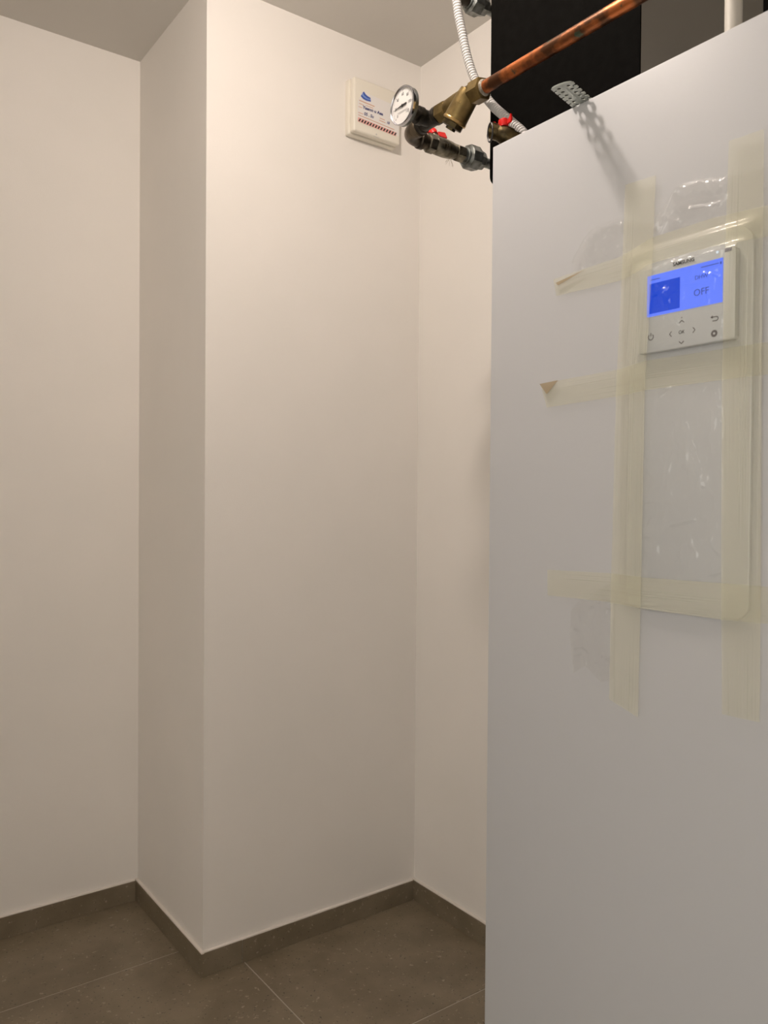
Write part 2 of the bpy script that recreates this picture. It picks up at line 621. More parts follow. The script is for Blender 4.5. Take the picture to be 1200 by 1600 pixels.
text('lettering', 'OFF', 0.0125, kuv(su0 + sw * .735, sv0 + sh * .33), EX, EY, 'screen_ink', screen)
text('lettering', 'DHW', 0.0075, kuv(su0 + sw * .735, sv0 + sh * .68), EX, EY, 'screen_ink', screen)
for q in (rect(su0 + sw * .73, sv0 + sh * .885, su0 + sw * .95, sv0 + sh * .905),
          rect(su0 + sw * .965, sv0 + sh * .86, su0 + sw * .985, sv0 + sh * .92),
          rect(su0 + sw * .05, sv0 + sh * .88, su0 + sw * .18, sv0 + sh * .90)):
    flat('status_line', [q], KO, EX, EY, 'screen_ink', screen, 0.0007)
text('lettering', 'SAMSUNG', 0.0066, kuv((su0 + su1) / 2, sv1 + 0.0070), EX, EY, 'ink_black', ctl, sx=1.05, bold=.00006)
text('lettering', 'OK', 0.0068, kv(1065, 519), EX, EY, 'ink_black', ctl, sx=0.9)
cu_, cv_ = cp(1065, 519)
S = 0.0011
mk = [('arrow_symbol', stroke([(cu_ - .0035, cv_ + .0125), (cu_, cv_ + .0155), (cu_ + .0035, cv_ + .0125)], S)),
      ('arrow_symbol', stroke([(cu_ - .0035, cv_ - .0120), (cu_, cv_ - .0150), (cu_ + .0035, cv_ - .0120)], S)),
      ('arrow_symbol', stroke([(cu_ - .0150, cv_ + .0035), (cu_ - .0180, cv_), (cu_ - .0150, cv_ - .0035)], S)),
      ('arrow_symbol', stroke([(cu_ + .0165, cv_ + .0035), (cu_ + .0195, cv_), (cu_ + .0165, cv_ - .0035)], S)),
      ('indicator_dot', [rect(cu_ - .0006, cv_ + .0185, cu_ + .0006, cv_ + .0197)])]
u_, v_ = cp(1016, 527)
mk.append(('power_symbol', stroke(arc(u_ + .001, v_, .0040, 130, 410), S) + stroke([(u_ + .001, v_ + .001), (u_ + .001, v_ + .0055)], S)))
u_, v_ = cp(1117, 498)
mk.append(('return_symbol', stroke([(u_ - .004, v_ + .0025), (u_ + .002, v_ + .0025)] + arc(u_ + .002, v_, .0025, 90, -90, 6) + [(u_ - .003, v_ - .0025)], S)
           + [[(u_ - .0062, v_ + .0025), (u_ - .003, v_ + .0005), (u_ - .003, v_ + .0047)]]))
for nm, polys in mk:
    flat(nm, polys, KO, EX, EY, 'ink_grey', ctl, 0.0003)
u_, v_ = cp(1116, 521)                                  # gear
gp = []
for k in range(16):
    for q, rr in ((0, .0048), (0.5, .0040)):
        an = 2 * math.pi * (k + q) / 16
        gp.append((u_ + rr * math.cos(an), v_ + rr * math.sin(an)))
flat('gear_symbol', [gp], KO, EX, EY, 'ink_grey', ctl, 0.0003)
flat('gear_hole', [arc(u_, v_, .0016, 0, 330, 11)], KO, EX, EY, 'controller_white', ctl, 0.0005)
u_, v_ = cp(1121, 394)
flat('indicator', [arc(u_, v_, .0016, 0, 330, 11)], KO, EX, EY, 'led_white', ctl, 0.0004)
u_, v_ = cp(1138, 390)
flat('printed_mark', [rect(u_ - .0045, v_ - .0022, u_ + .0045, v_ + .0022)], KO, EX, EY, 'ink_navy', ctl, 0.0003)


# ------------------------------------------------------------------ film and tape over the controller
def sm(d, wd):
    t = min(1, max(0, 0.5 + d / wd))
    return t * t * (3 - 2 * t)


def inside(y, z, y0, y1, z0, z1):
    return min(y - y0, y1 - y, z - z0, z1 - z)


def hgt(y, z):
    return 0.0062 * sm(inside(y, z, PY0, PY1, PZ0, PZ1) + 0.004, 0.010) + \
        0.0108 * sm(inside(y, z, KY0, KY1, KZ0, KZ1) + 0.005, 0.012)


TAPES = []


def under_tape(y, z):
    for P, ya, yb, za, zb in TAPES:
        if not (ya < y < yb and za < z < zb):
            continue
        c = False
        for (a, b), (d, e) in zip(P, P[1:] + P[:1]):
            if (b > z) != (e > z) and y < (d - a) * (z - b) / (e - b) + a:
                c = not c
        if c:
            return True
    return False


def lerp_poly(pts, t):
    """pts: list of pixel points; point at fraction t of the length"""
    P = [Vector(p) for p in pts]
    L = [(b - a).length for a, b in zip(P, P[1:])]
    s = t * sum(L)
    for a, b, l in zip(P, P[1:], L):
        if s <= l or b is P[-1]:
            return a + (b - a) * min(1, s / l)
        s -= l


def tape(label, e0, e1, layer, ragged=0.0, n=70, m=7, thing_name='tape_strip'):
    bmx = bmesh.new()
    uvl = bmx.loops.layers.uv.new('UVMap')
    V = []
    for i in range(n + 1):
        a, b = lerp_poly(e0, i / n), lerp_poly(e1, i / n)
        row = []
        for j in range(m + 1):
            q = a + (b - a) * (j / m)
            p = pix(q.x, q.y, 0, XF)
            h = 0
            for it in range(2):                       # the strip lies on a raised surface: find it along the ray
                h = hgt(p.y, p.z)
                p = pix(q.x, q.y, 0, XF - h)
            wr_ = 0.0007 * noise.noise(Vector((p.y * 60, p.z * 60, layer * 3.1))) + 0.0004 * noise.noise(Vector((p.y * 190, p.z * 190, layer * 7.7)))
            lift = 0.0010 * layer + 0.0016 + wr_
            v = bmx.verts.new((XF - h - lift, p.y, p.z))
            row.append((v, (j / m, i / n)))
        V.append(row)
    for i in range(n):
        for j in range(m):
            q = [V[i][j], V[i][j + 1], V[i + 1][j + 1], V[i + 1][j]]
            f = bmx.faces.new([k[0] for k in q])
            for lp, k in zip(f.loops, q):
                lp[uvl].uv = k[1]
    P = [(v[0][0].co.y, v[0][0].co.z) for v in V[::10]] + [(v[-1][0].co.y, v[-1][0].co.z) for v in V[::10][::-1]]
    TAPES.append((P, min(p[0] for p in P), max(p[0] for p in P), min(p[1] for p in P), max(p[1] for p in P)))
    o = finish(thing_name, bmx, 'tape', None, True)
    return tag(o, label, 'tape', 'tape strips on the cabinet front')


tape('upper slanting translucent tape strip above the blue display',
     [(866, 437), (975, 400), (1020, 372), (1113, 342), (1200, 322), (1260, 308)],
     [(871, 463), (975, 438), (1020, 412), (1113, 386), (1200, 370), (1260, 358)], 1)
tape('middle translucent tape strip just below the touch controller',
     [(846, 600), (970, 577), (1010, 564), (1160, 541), (1260, 526)],
     [(856, 637), (970, 619), (1010, 610), (1130, 594), (1260, 578)], 1)
tape('lowest sideways translucent tape strip across the cover bottom',
     [(857, 890), (960, 896), (1005, 902), (1130, 911), (1260, 922)],
     [(857, 930), (950, 940), (1000, 950), (1130, 968), (1260, 980)], 1)
tape('long upright translucent tape strip left of the blue display',
     [(980, 290), (975, 420), (966, 600), (958, 900), (955, 1092)],
     [(1028, 275), (1022, 420), (1011, 600), (1005, 900), (1000, 1120)], 3, n=110)
tape('long upright translucent tape strip right of the blue display',
     [(1142, 222), (1135, 420), (1131, 600), (1130, 900), (1131, 1115)],
     [(1197, 203), (1195, 420), (1193, 600), (1192, 900), (1190, 1128)], 3, n=110)
for (pts, lab) in ((((843, 600), (872, 594), (854, 616)), 'm'), (((868, 442), (914, 421), (872, 446)), 'u')):
    host = [o for o in bpy.data.objects if o.name.startswith('tape_strip') and
            (o['label'].startswith('middle') if lab == 'm' else o['label'].startswith('upper'))][0]
    bm = bmesh.new()
    A = [bm.verts.new(pix(x, y, 0, XF - 0.0035)) for x, y in pts]
    B = [bm.verts.new(pix(x, y, 0, XF - 0.0042)) for x, y in pts]
    bm.faces.new(A), bm.faces.new(B)
    for k in range(3):
        bm.faces.new((A[k], A[(k + 1) % 3], B[(k + 1) % 3], B[k]))
    finish('folded_corner', bm, 'tape_fold', host)

# clear film sheet: columns at constant y, from a lower to an upper outline
def film(name, label, top, bottom, n, amp, layer, seed, curl=0.0, cell=0.004, creases=()):
    """top, bottom: pixel outlines on the cabinet front, left to right"""
    bmx = bmesh.new()
    tp = [pix(x, y, 0, XF) for x, y in top]
    bt = [pix(x, y, 0, XF) for x, y in bottom]

    def at(P, y):
        for a, b in zip(P, P[1:]):
            if y <= a.y + 1e-6 and y >= b.y - 1e-6:
                t = (a.y - y) / max(1e-6, a.y - b.y)
                return a.z + (b.z - a.z) * t
        return P[-1].z if y < P[-1].y else P[0].z
    y0, y1 = tp[0].y, tp[-1].y
    cols = max(4, int((y0 - y1) / cell))
    V = []
    for i in range(cols + 1):
        y = y0 + (y1 - y0) * i / cols
        zb, zt = at(bt, y), at(tp, y)
        row = []
        for j in range(n + 1):
            t = j / n
            z = zb + (zt - zb) * t
            q = Vector((y * 26, z * 22, seed))
            rid = (1 - abs(noise.noise(q))) ** 6
            rid2 = (1 - abs(noise.noise(q * 2.3 + Vector((5, 3, 1))))) ** 8
            h = hgt(y, z) + 0.0008 + amp * (0.7 * rid + 0.35 * rid2 + 0.15 * noise.noise(q * 4)) + layer * 0.0004
            for (ya, za, yb, zb2, hh, ww) in creases:
                ab = Vector((yb - ya, zb2 - za))
                ap = Vector((y - ya, z - za))
                tt = min(1, max(0, ap.dot(ab) / ab.length_squared))
                dd = (ap - ab * tt).length
                h += hh * math.exp(-(dd / ww) ** 2)
            if curl and t > 0.96:
                h += curl * math.sin(math.pi * 0.85 * (t - 0.96) / 0.04)
            if under_tape(y, z):
                h = min(h, hgt(y, z) + 0.0011)
            row.append(bmx.verts.new((XF - h, y, z)))
        V.append(row)
    for i in range(cols):
        for j in range(n):
            bmx.faces.new((V[i][j], V[i + 1][j], V[i + 1][j + 1], V[i][j + 1]))
    return tag(finish(name, bmx, 'clear_film', None, True), label, 'plastic film')


def yz(px, py):
    p = pix(px, py, 0, XF - 0.006)
    return p.y, p.z


cr = []
for (a, b, hh, ww) in (((1012, 440), (1062, 402), .0022, .0030), ((1062, 402), (1110, 383), .0018, .003),
                       ((1042, 462), (1068, 510), .0018, .0025), ((1015, 555), (1100, 548), .002, .003),
                       ((1100, 548), (1150, 535), .002, .003), ((1065, 640), (1095, 740), .0022, .0026),
                       ((1120, 610), (1128, 660), .002, .0025), ((1080, 690), (1100, 760), .0018, .003),
                       ((1012, 395), (1060, 295), .0025, .004), ((1108, 430), (1130, 432), .002, .0025),
                       ((1020, 470), (1050, 452), .0018, .0025), ((1075, 560), (1110, 555), .002, .0025),
                       ((1030, 620), (1052, 600), .002, .0025), ((1050, 820), (1085, 812), .002, .003),
                       ((1025, 335), (1058, 345), .0022, .003), ((1075, 325), (1120, 318), .0022, .003)):
    cr.append((*yz(*a), *yz(*b), hh * 1.25, max(.0021, ww * .75)))
film('plastic_film', 'clear crinkled plastic film taped over the blue-screened controller',
     [(975, 345), (1022, 352), (1060, 293), (1085, 283), (1130, 277), (1200, 262)],
     [(975, 945), (1022, 955), (1060, 958), (1085, 962), (1130, 965), (1200, 972)], 420, 0.0026, 0, 3.3, 0.008, 0.0016, cr)
film('plastic_film', 'small crumpled clear film corner above the upper tape end',
     [(897, 412), (912, 382), (928, 358), (945, 350), (978, 339)],
     [(897, 425), (912, 422), (928, 415), (945, 410), (978, 398)], 60, 0.0042, 0, 8.1, 0.004, 0.0012)
film('plastic_film', 'small crumpled clear film scrap below the lowest tape strip',
     [(893, 955), (903, 942), (918, 935), (940, 920), (962, 905)],
     [(893, 1000), (897, 1052), (915, 1040), (940, 1066), (962, 1060)], 80, 0.0032, 0, 5.4, 0.0, 0.0013)

# ------------------------------------------------------------------ perforated strap lying on the cabinet top, sticking out
o0 = pix(906.5, 159, 2, HK + 0.0006)
o1 = pix(878, 134.5, 2, HK + 0.0006)
dr = (o1 - o0)
dr.z = 0
Ls = dr.length
dr.normalize()
sd = Vector((-dr.y, dr.x, 0))
SB = 0.028          # length lying back on the cabinet
SW = 0.0172         # half width
pitch = 0.0118


bm = bmesh.new()
NC = int((Ls + SB) / pitch)
zt = HK + 0.0006


def sp(u, v, z=0.0):
    return o0 + dr * u + sd * v + Vector((0, 0, z))


def hole_cell(u0_, u1_, v0_, v1_, hr, n=16):
    """rectangle with a round hole in it: two-sided ring of quads with thickness"""
    cu, cv = (u0_ + u1_) / 2, (v0_ + v1_) / 2
    hw, hh = (u1_ - u0_) / 2, (v1_ - v0_) / 2
    outer, inner = [], []
    for k in range(n):
        a = 2 * math.pi * (k + 0.5) / n
        c, s = math.cos(a), math.sin(a)
        f = min(hw / abs(c) if abs(c) > 1e-6 else 9, hh / abs(s) if abs(s) > 1e-6 else 9)
        outer.append((cu + c * f, cv + s * f))
        inner.append((cu + c * hr, cv + s * hr))
    # snap the corners
    for z in (0.0, 0.0015):
        Vo = [bm.verts.new(sp(*q, z)) for q in outer]
        Vi = [bm.verts.new(sp(*q, z)) for q in inner]
        for k in range(n):
            bm.faces.new((Vo[k], Vo[(k + 1) % n], Vi[(k + 1) % n], Vi[k]))
        if z == 0.0:
            lo = Vi
        else:
            for k in range(n):
                bm.faces.new((lo[k], lo[(k + 1) % n], Vi[(k + 1) % n], Vi[k]))


RIB = 0.0022
for i in range(NC):
    ua = Ls - (i + 1) * pitch
    ub = ua + pitch
    for sgn in (-1, 1):
        va, vb = (RIB, SW - 0.0045) if sgn > 0 else (-(SW - 0.0045), -RIB)
        hole_cell(ua, ub, va, vb, 0.0034)
        # side tab with a notch between it and the next one
        t0, t1 = ua + 0.0040, ub
        v0_, v1_ = (SW - 0.0046, SW) if sgn > 0 else (-SW, -(SW - 0.0046))
        q = [(t0, v0_), (t1, v0_), (t1 - 0.0012, v1_), (t0 + 0.0012, v1_)]
        for z in (0.0, 0.0015):
            bm.faces.new([bm.verts.new(sp(u, v, z)) for u, v in q])
        L_ = [sp(u, v, 0) for u, v in q]
        U_ = [sp(u, v, 0.0015) for u, v in q]
        for k in range(4):
            bm.faces.new([bm.verts.new(p) for p in (L_[k], L_[(k + 1) % 4], U_[(k + 1) % 4], U_[k])])
    add = [(ua, -RIB), (ub, -RIB), (ub, RIB), (ua, RIB)]
    for z in (-0.0004 if ua > 0.002 else 0.0, 0.0019):
        bm.faces.new([bm.verts.new(sp(u, v, z)) for u, v in add])
# rounded closed tip
tip = [(Ls - 0.0005, -SW + .001)] + [(Ls + 0.006 * math.cos(math.radians(a)) * 1.0, (SW - .001) * math.sin(math.radians(a))) for a in range(-70, 71, 20)] + [(Ls - 0.0005, SW - .001)]
for z in (0.0, 0.0015):
    bm.faces.new([bm.verts.new(sp(u, v, z)) for u, v in tip])
for (u1_, v1_), (u2_, v2_) in zip(tip, tip[1:]):
    bm.faces.new([bm.verts.new(sp(*q)) for q in ((u1_, v1_, 0), (u2_, v2_, 0), (u2_, v2_, .0015), (u1_, v1_, .0015))])
tag(finish('perforated_strap', bm, 'zinc_strap'), 'galvanised perforated strap end sticking out over the cabinet top edge', 'metal strap')

# ------------------------------------------------------------------ black panel behind the cabinet top
BX = 1.10
bl, br = pix(766.5, 150, 0, BX).y, pix(1000, 60, 0, BX).y
bz = pix(768, 292, 0, BX).z
cas = thing('duct_casing', 'tall matt black-fronted casing rising to the ceiling behind the cabinet top', 'casing', ((BX + XD) / 2, (bl + br) / 2, bz))
bm = bmesh.new()
out = [(bl, HC - 0.0005)]
rr = 0.022
out += [(bl - rr + rr * math.cos(math.radians(a)), bz + rr + rr * math.sin(math.radians(a))) for a in range(0, -91, -15)]
out += [(br, bz), (br, HC - 0.0005)]
A = [bm.verts.new((BX, y, z)) for y, z in out]
B = [bm.verts.new((BX + 0.003, y, z)) for y, z in out]
bm.faces.new(A), bm.faces.new(B[::-1])
for k in range(len(out)):
    bm.faces.new((A[k], A[(k + 1) % len(out)], B[(k + 1) % len(out)], B[k]))
finish('front', bm, 'black_panel', cas)
box('side_panel', (BX + 0.003, br + 0.0005, bz + .001), (XD - 0.001, br + 0.012, HC - 0.0006), 'casing_grey', cas)
box('side_panel', (BX + 0.003, bl - 0.014, bz + rr), (XD - 0.001, bl - 0.002, HC - 0.0006), 'black_panel', cas)
box('bottom_panel', (BX + 0.003, br + 0.012, bz + .001), (XD - 0.001, bl - rr, bz + .008), 'black_panel', cas)
# ------------------------------------------------------------------ pipework
PX, PZ = 1.018, 2.006
RX, RY, RZ = PX, 1.321, 2.004        # run towards the right wall
YD = (0, 1, 0)
XDIR = (1, 0, 0)

cop = thing('copper_pipe', 'tarnished copper pipe rising towards the upper right past the black panel', 'pipe', (PX, 0.45, PZ - 0.012))
path = [Vector((PX, 1.100, PZ))] + [Vector((PX, y, PZ)) for y in (1.0, .9, .8, .7, .6, .5)]
path += [Vector((PX, 0.46 - 0.04 * math.sin(math.radians(a)), PZ + 0.04 - 0.04 * math.cos(math.radians(a)))) for a in (0, 22, 45, 67, 90)]
path += [Vector((PX, 0.42, z)) for z in (2.2, 2.4, HC)]
tube('tube', path, 0.0118, 'copper_patina', cop, 24)
bm = bmesh.new()
add_lathe(bm, (PX, 1.079, PZ), YD, [(.004, .0122), (.0055, .0140), (.008, .0150), (.010, .0146), (.012, .0135)], 24)
finish('thread_seal', bm, 'thread_seal', cop, True)

st = thing('pipe_strainer', 'brass Y-shaped strainer fitting on the end of the copper pipe', 'pipe fitting', (PX, 1.145, PZ - 0.05))
bm = bmesh.new()
hexnut(bm, (PX, 0, PZ), YD, 1.088, 1.118, 0.0215, 6)
finish('hex_collar', bm, 'brass', st, True)
bm = bmesh.new()
add_lathe(bm, (PX, 0, PZ), YD, [(1.116, .0195), (1.122, .0190), (1.135, .0190), (1.16, .0185), (1.185, .0170), (1.192, .0165)], 28)
finish('body', bm, 'brass', st, True)
bm = bmesh.new()
hexnut(bm, (PX, 0, PZ), YD, 1.186, 1.214, 0.0190, 6, phase=0.5)
finish('hex_collar', bm, 'brass', st, True)
lc = Vector((PX - 0.002, 1.126, PZ + 0.004))
ld = Vector((-0.010, 0.034, -0.047))
LL = ld.length
leg = lathe('strainer_leg', lc, ld, [(-.004, .019), (.010, .0215), (.030, .0222), (.050, .0228)], 'brass', st)
lathe('rim', lc, ld, [(.0495, .0230), (.051, .0238), (.054, .0238), (.0555, .0225)], 'brass_edge', leg)
bm = bmesh.new()
hexnut(bm, lc, ld, .0550, .0655, 0.0215, 8, ch=.1)
add_lathe(bm, lc, ld, [(.0650, .010), (.070, .010)], 6)
finish('screw_cap', bm, 'dark_brass', leg, True)
# cast lettering on the leg, a raised worn row
lx, ly, la = basis(ld)
vdir = (CAM - lc).normalized()
vdir = (vdir - la * vdir.dot(la)).normalized()
side = vdir.cross(la).normalized()
def worn_marks(n, h, pitch_):
    """row of worn, unreadable cast characters"""
    out_ = []
    for q in range(n):
        u = (q - (n - 1) / 2) * pitch_
        out_ += [rect(u - .0016, -h / 2, u - .0008, h / 2)]
        out_ += [rect(u - .0008, h / 2 - .0009, u + .0014, h / 2)] if q % 2 else [rect(u + .0008, -h / 2, u + .0016, h / 2)]
        out_ += [rect(u - .0008, -.0005, u + .0010, .0005)]
    return out_


flat('cast_marks', worn_marks(4, .0065, .0062), lc + la * 0.030 + (vdir * 0.90 - side * 0.43) * 0.0218, -la, (vdir * 0.43 + side * 0.90), 'brass_edge', leg, 0.0008)

tee = thing('pipe_tee', 'dark iron pipe tee between the thermometer and the brass strainer', 'pipe fitting', (PX, 1.243, PZ - 0.02))
bm = bmesh.new()
add_lathe(bm, (PX, 0, PZ), YD, [(1.208, .0135), (1.214, .0140), (1.2145, .0175), (1.224, .0178), (1.226, .0160), (1.262, .0160),
                                (1.264, .0178), (1.274, .0175), (1.2745, .0140), (1.282, .0140)], 24)
finish('run', bm, 'black_iron', tee, True)
bm = bmesh.new()
add_lathe(bm, (PX, 1.243, PZ), (-1, 0, 0), [(0, .0150), (.022, .0150), (.0225, .0172), (.034, .0172), (.035, .011), (.058, .011)], 24)
finish('branch', bm, 'black_iron', tee, True)

# thermometer
GX0 = 0.945
GC = Vector((GX0, 1.241, 2.0125))
GR = 0.0368
th = thing('dial_thermometer', 'round chrome-rimmed dial thermometer with a black needle', 'thermometer', (GX0 + .01, GC.y, GC.z - GR))
lathe('case', GC + Vector((.0155, 0, 0)), (-1, 0, 0), [(0, GR * .93), (.001, GR * .965), (.0100, GR * .975), (.0105, GR * .95), (.0105, GR * .5)], 'galvanised', th, 48)
bm = bmesh.new()
prof = [(.008, GR * .978), (.0125, GR), (.0148, GR), (.0160, GR * .985), (.0162, GR * .95), (.0150, GR * .915), (.0118, GR * .895), (.010, GR * .895)]
add_lathe(bm, GC + Vector((.0155, 0, 0)), (-1, 0, 0), prof, 56, caps=False)
finish('bezel', bm, 'chrome', th, True)
DXF = GX0 + 0.0155 - 0.0132
dial = lathe('dial', (GX0 + 0.0155 - .0120, GC.y, GC.z), (-1, 0, 0), [(0, GR * .91), (.0010, GR * .91)], 'dial_white', th, 48)
DO = Vector((GX0 + 0.0155 - .01302, GC.y, GC.z))
R_ = GR * .90
tk = []
for k in range(61):
    a = math.radians(225 - 270 * k / 60)
    l = .13 if k % 10 == 0 else (.10 if k % 5 == 0 else .06)
    tk += stroke([(R_ * .93 * math.cos(a), R_ * .93 * math.sin(a)), (R_ * (.93 - l) * math.cos(a), R_ * (.93 - l) * math.sin(a))],
                 .0009 if k % 10 == 0 else .0004)
flat('scale_marks', tk, DO, EX, EY, 'ink_grey', dial, 0.00015)
for k, s in enumerate(('0', '20', '40', '60', '80', '100', '120')):
    a = math.radians(225 - 45 * k)
    text('numeral', s, 0.0086, DO + EX * (R_ * .66 * math.cos(a)) + EY * (R_ * .66 * math.sin(a)), EX, EY, 'ink_black', dial, sx=.8, thick=0.0001)
flat('scale_marks', [rect(-.016, -.0104, .016, -.0098), rect(-.012, -.0128, .012, -.0122)], DO, EX, EY, 'ink_grey', dial, 0.00015)
na = math.radians(183)
ndl = [[(R_ * .86 * math.cos(na), R_ * .86 * math.sin(na)), (-.001, -.0014), (.010, -.0018), (.0135, -.0012), (.0135, .0012), (.010, .0018), (-.001, .0014)]]
flat('needle', ndl, DO + Vector((-.0010, 0, 0)), EX, EY, 'ink_black', th, 0.0005)
lathe('needle_hub', DO, (-1, 0, 0), [(0, .0028), (.0020, .0026)], 'ink_black', th, 16)
lathe('glass', (DO.x - .0023, GC.y, GC.z), (-1, 0, 0), [(0, GR * .905), (.0004, GR * .905)], 'gauge_glass', th, 40)

# elbow: from the tee round to the valve
el = thing('pipe_elbow', 'tarnished bronze pipe elbow turning below the dial thermometer', 'pipe fitting', (RX, RY, RZ - 0.02))
bm = bmesh.new()
er = 0.030
pts = [Vector((PX, 1.276, PZ))] + [Vector((PX + er - er * math.cos(math.radians(a)), RY - er + er * math.sin(math.radians(a)), RZ)) for a in range(0, 91, 10)] + [Vector((PX + 0.040, RY, RZ))]
add_tube(bm, pts, 0.0158, 24)
finish('bend', bm, 'old_bronze', el, True)
bm = bmesh.new()
add_lathe(bm, (PX, 0, RZ), YD, [(1.274, .0160), (1.276, .0184), (1.288, .0184), (1.290, .0160)], 24)
finish('collar', bm, 'old_bronze', el, True)
bm = bmesh.new()
add_lathe(bm, (0, RY, RZ), XDIR, [(1.050, .0160), (1.052, .0182), (1.062, .0182), (1.064, .0150), (1.074, .0145)], 24)
finish('collar', bm, 'old_bronze', el, True)


def valve(x0, y, z, label, handle=True):
    v = thing('ball_valve', label, 'valve', (x0 + .05, y, z - 0.02))
    bmx = bmesh.new()
    hexnut(bmx, (x0, y, z), XDIR, 0.0, 0.020, 0.0195, 6, phase=.1)
    finish('hex_end', bmx, 'nickel', v, True)
    bmx = bmesh.new()
    add_lathe(bmx, (x0, y, z), XDIR, [(.0195, .0165), (.021, .0178), (.030, .0185), (.048, .0190), (.062, .0180), (.070, .0165), (.078, .0155)], 28)
    finish('body', bmx, 'nickel', v, True)
    bmx = bmesh.new()
    hexnut(bmx, (x0, y, z), XDIR, .077, .100, 0.0182, 6, phase=.45)
    finish('hex_end', bmx, 'nickel', v, True)
    # raised rectangles of cast lettering on the body
    vd = (CAM - Vector((x0 + .045, y, z)))
    vd.x = 0
    vd.normalize()
    vs = Vector((1, 0, 0)).cross(vd).normalized()
    up_ = vs if vs.z > 0 else -vs
    flat('cast_marks', worn_marks(3, .009, .0075), Vector((x0 + .044, y, z)) + (vd * .94 + up_ * .34) * .0186, Vector((1, 0, 0)), (up_ * .94 - vd * .34), 'dark_brass', v, 0.0008)
    bmx = bmesh.new()
    for k in range(7):
        p_ = [Vector((x0 + .064 + random.uniform(-.003, .003), y - .004, z - .0160))]
        d_ = Vector((random.uniform(-.6, .5), random.uniform(-.2, .2), -1))
        for q in range(5):
            d_ = (d_ + Vector((random.uniform(-.5, .5), random.uniform(-.3, .3), random.uniform(-.3, .3)))).normalized()
            p_.append(p_[-1] + d_ * random.uniform(.003, .005))
        add_tube(bmx, catmull(p_, 4), 0.00025, 4)
    hf = finish('hemp_fibre', bmx, 'hemp', v)
    hf['kind'] = 'stuff'
    if handle:
        sdv = Vector((0, .50, .87)).normalized()
        c = Vector((x0 + .035, y, z))
        bmx = bmesh.new()
        add_lathe(bmx, c, sdv, [(.012, .0085), (.028, .0085), (.0285, .006), (.043, .006)], 18)
        stem = finish('stem', bmx, 'nickel', v, True)
        butterfly('handle', c + sdv * .040, sdv, Vector((1, 0, 0)), v, 0.036, 0.0135)
    return v


def butterfly(name, c, nrm, along, parent, ln, wd, skew=0.0):
    """two-winged red handle around a boss"""
    bmx = bmesh.new()
    n_ = Vector(nrm).normalized()
    a_ = (Vector(along) - n_ * Vector(along).dot(n_)).normalized()
    s_ = n_.cross(a_)
    add_lathe(bmx, c, n_, [(-.003, .0085), (.004, .0095), (.009, .0080), (.011, .004)], 18)
    for sg in (-1, 1):
        prof_ = [(.004, .0035, 0.0), (.010, .0042, .001), (.016, wd * .85, .004), (ln, wd, .007), (ln + .001, wd * .9, .0075)]
        rings = []
        for (t, h, lift) in prof_:
            base = c + a_ * (sg * t) + n_ * (lift)
            th_ = .0022
            rings.append([bmx.verts.new(base + s_ * (th_ * q) + n_ * (h * w_ * .62)) for q, w_ in ((-1, -1), (1, -1), (1, 1), (-1, 1))])
        for A_, B_ in zip(rings, rings[1:]):
            for k in range(4):
                bmx.faces.new((A_[k], A_[(k + 1) % 4], B_[(k + 1) % 4], B_[k]))
        bmx.faces.new(rings[0][::-1])
        bmx.faces.new(rings[-1])
    return finish(name, bmx, 'red_plastic', parent, True)


valve(1.0735, RY, RZ, 'nickel ball valve with red butterfly handle below the thermometer')


def union(x0, y, z, label):
    u = thing('pipe_union', label, 'pipe fitting', (x0 + .05, y, z - .025))
    bmx = bmesh.new()
    add_lathe(bmx, (x0, y, z), XDIR, [(0, .0150), (.006, .0150), (.007, .0178), (.012, .0178)], 24)
    finish('tail_piece', bmx, 'galvanised', u, True)
    bmx = bmesh.new()
    hexnut(bmx, (x0, y, z), XDIR, .0115, .042, .0260, 8, ch=.16)
    finish('union_nut', bmx, 'galvanised', u, True)
    bmx = bmesh.new()
    add_lathe(bmx, (x0, y, z), XDIR, [(.0415, .0215), (.052, .0200), (.058, .0185), (.0585, .0135), (.064, .0125)], 8)
    finish('union_end', bmx, 'galvanised', u, True)
    bmx = bmesh.new()
    add_lathe(bmx, (x0, y, z), XDIR, [(.063, .0105), (XD - x0, .0105)], 20)
    finish('pipe', bmx, 'galvanised', u, True)
    return u


union(1.1740, RY, RZ, 'galvanised pipe union running from the ball valve to the wall')

# upper branch above the frame edge
UZ = 2.344
union(1.178, RY, UZ, 'galvanised pipe union at the top edge behind the white conduit')
e2 = thing('pipe_elbow', 'dark iron pipe elbow turning up at the top edge by the conduit', 'pipe fitting', (1.15, RY, UZ - .02))
bm = bmesh.new()
add_tube(bm, [Vector((1.182, RY, UZ))] + [Vector((1.176 - .026 * math.sin(math.radians(a)), RY, UZ + .026 - .026 * math.cos(math.radians(a)))) for a in range(0, 91, 10)] + [Vector((1.150, RY, UZ + .045))], .0162, 24)
finish('bend', bm, 'black_iron', e2, True)
lathe('riser', (1.150, RY, UZ + .044), (0, 0, 1), [(0, .0165), (.012, .0182), (.0125, .0125), (HC - UZ - .044, .0125)], 'black_iron', e2)

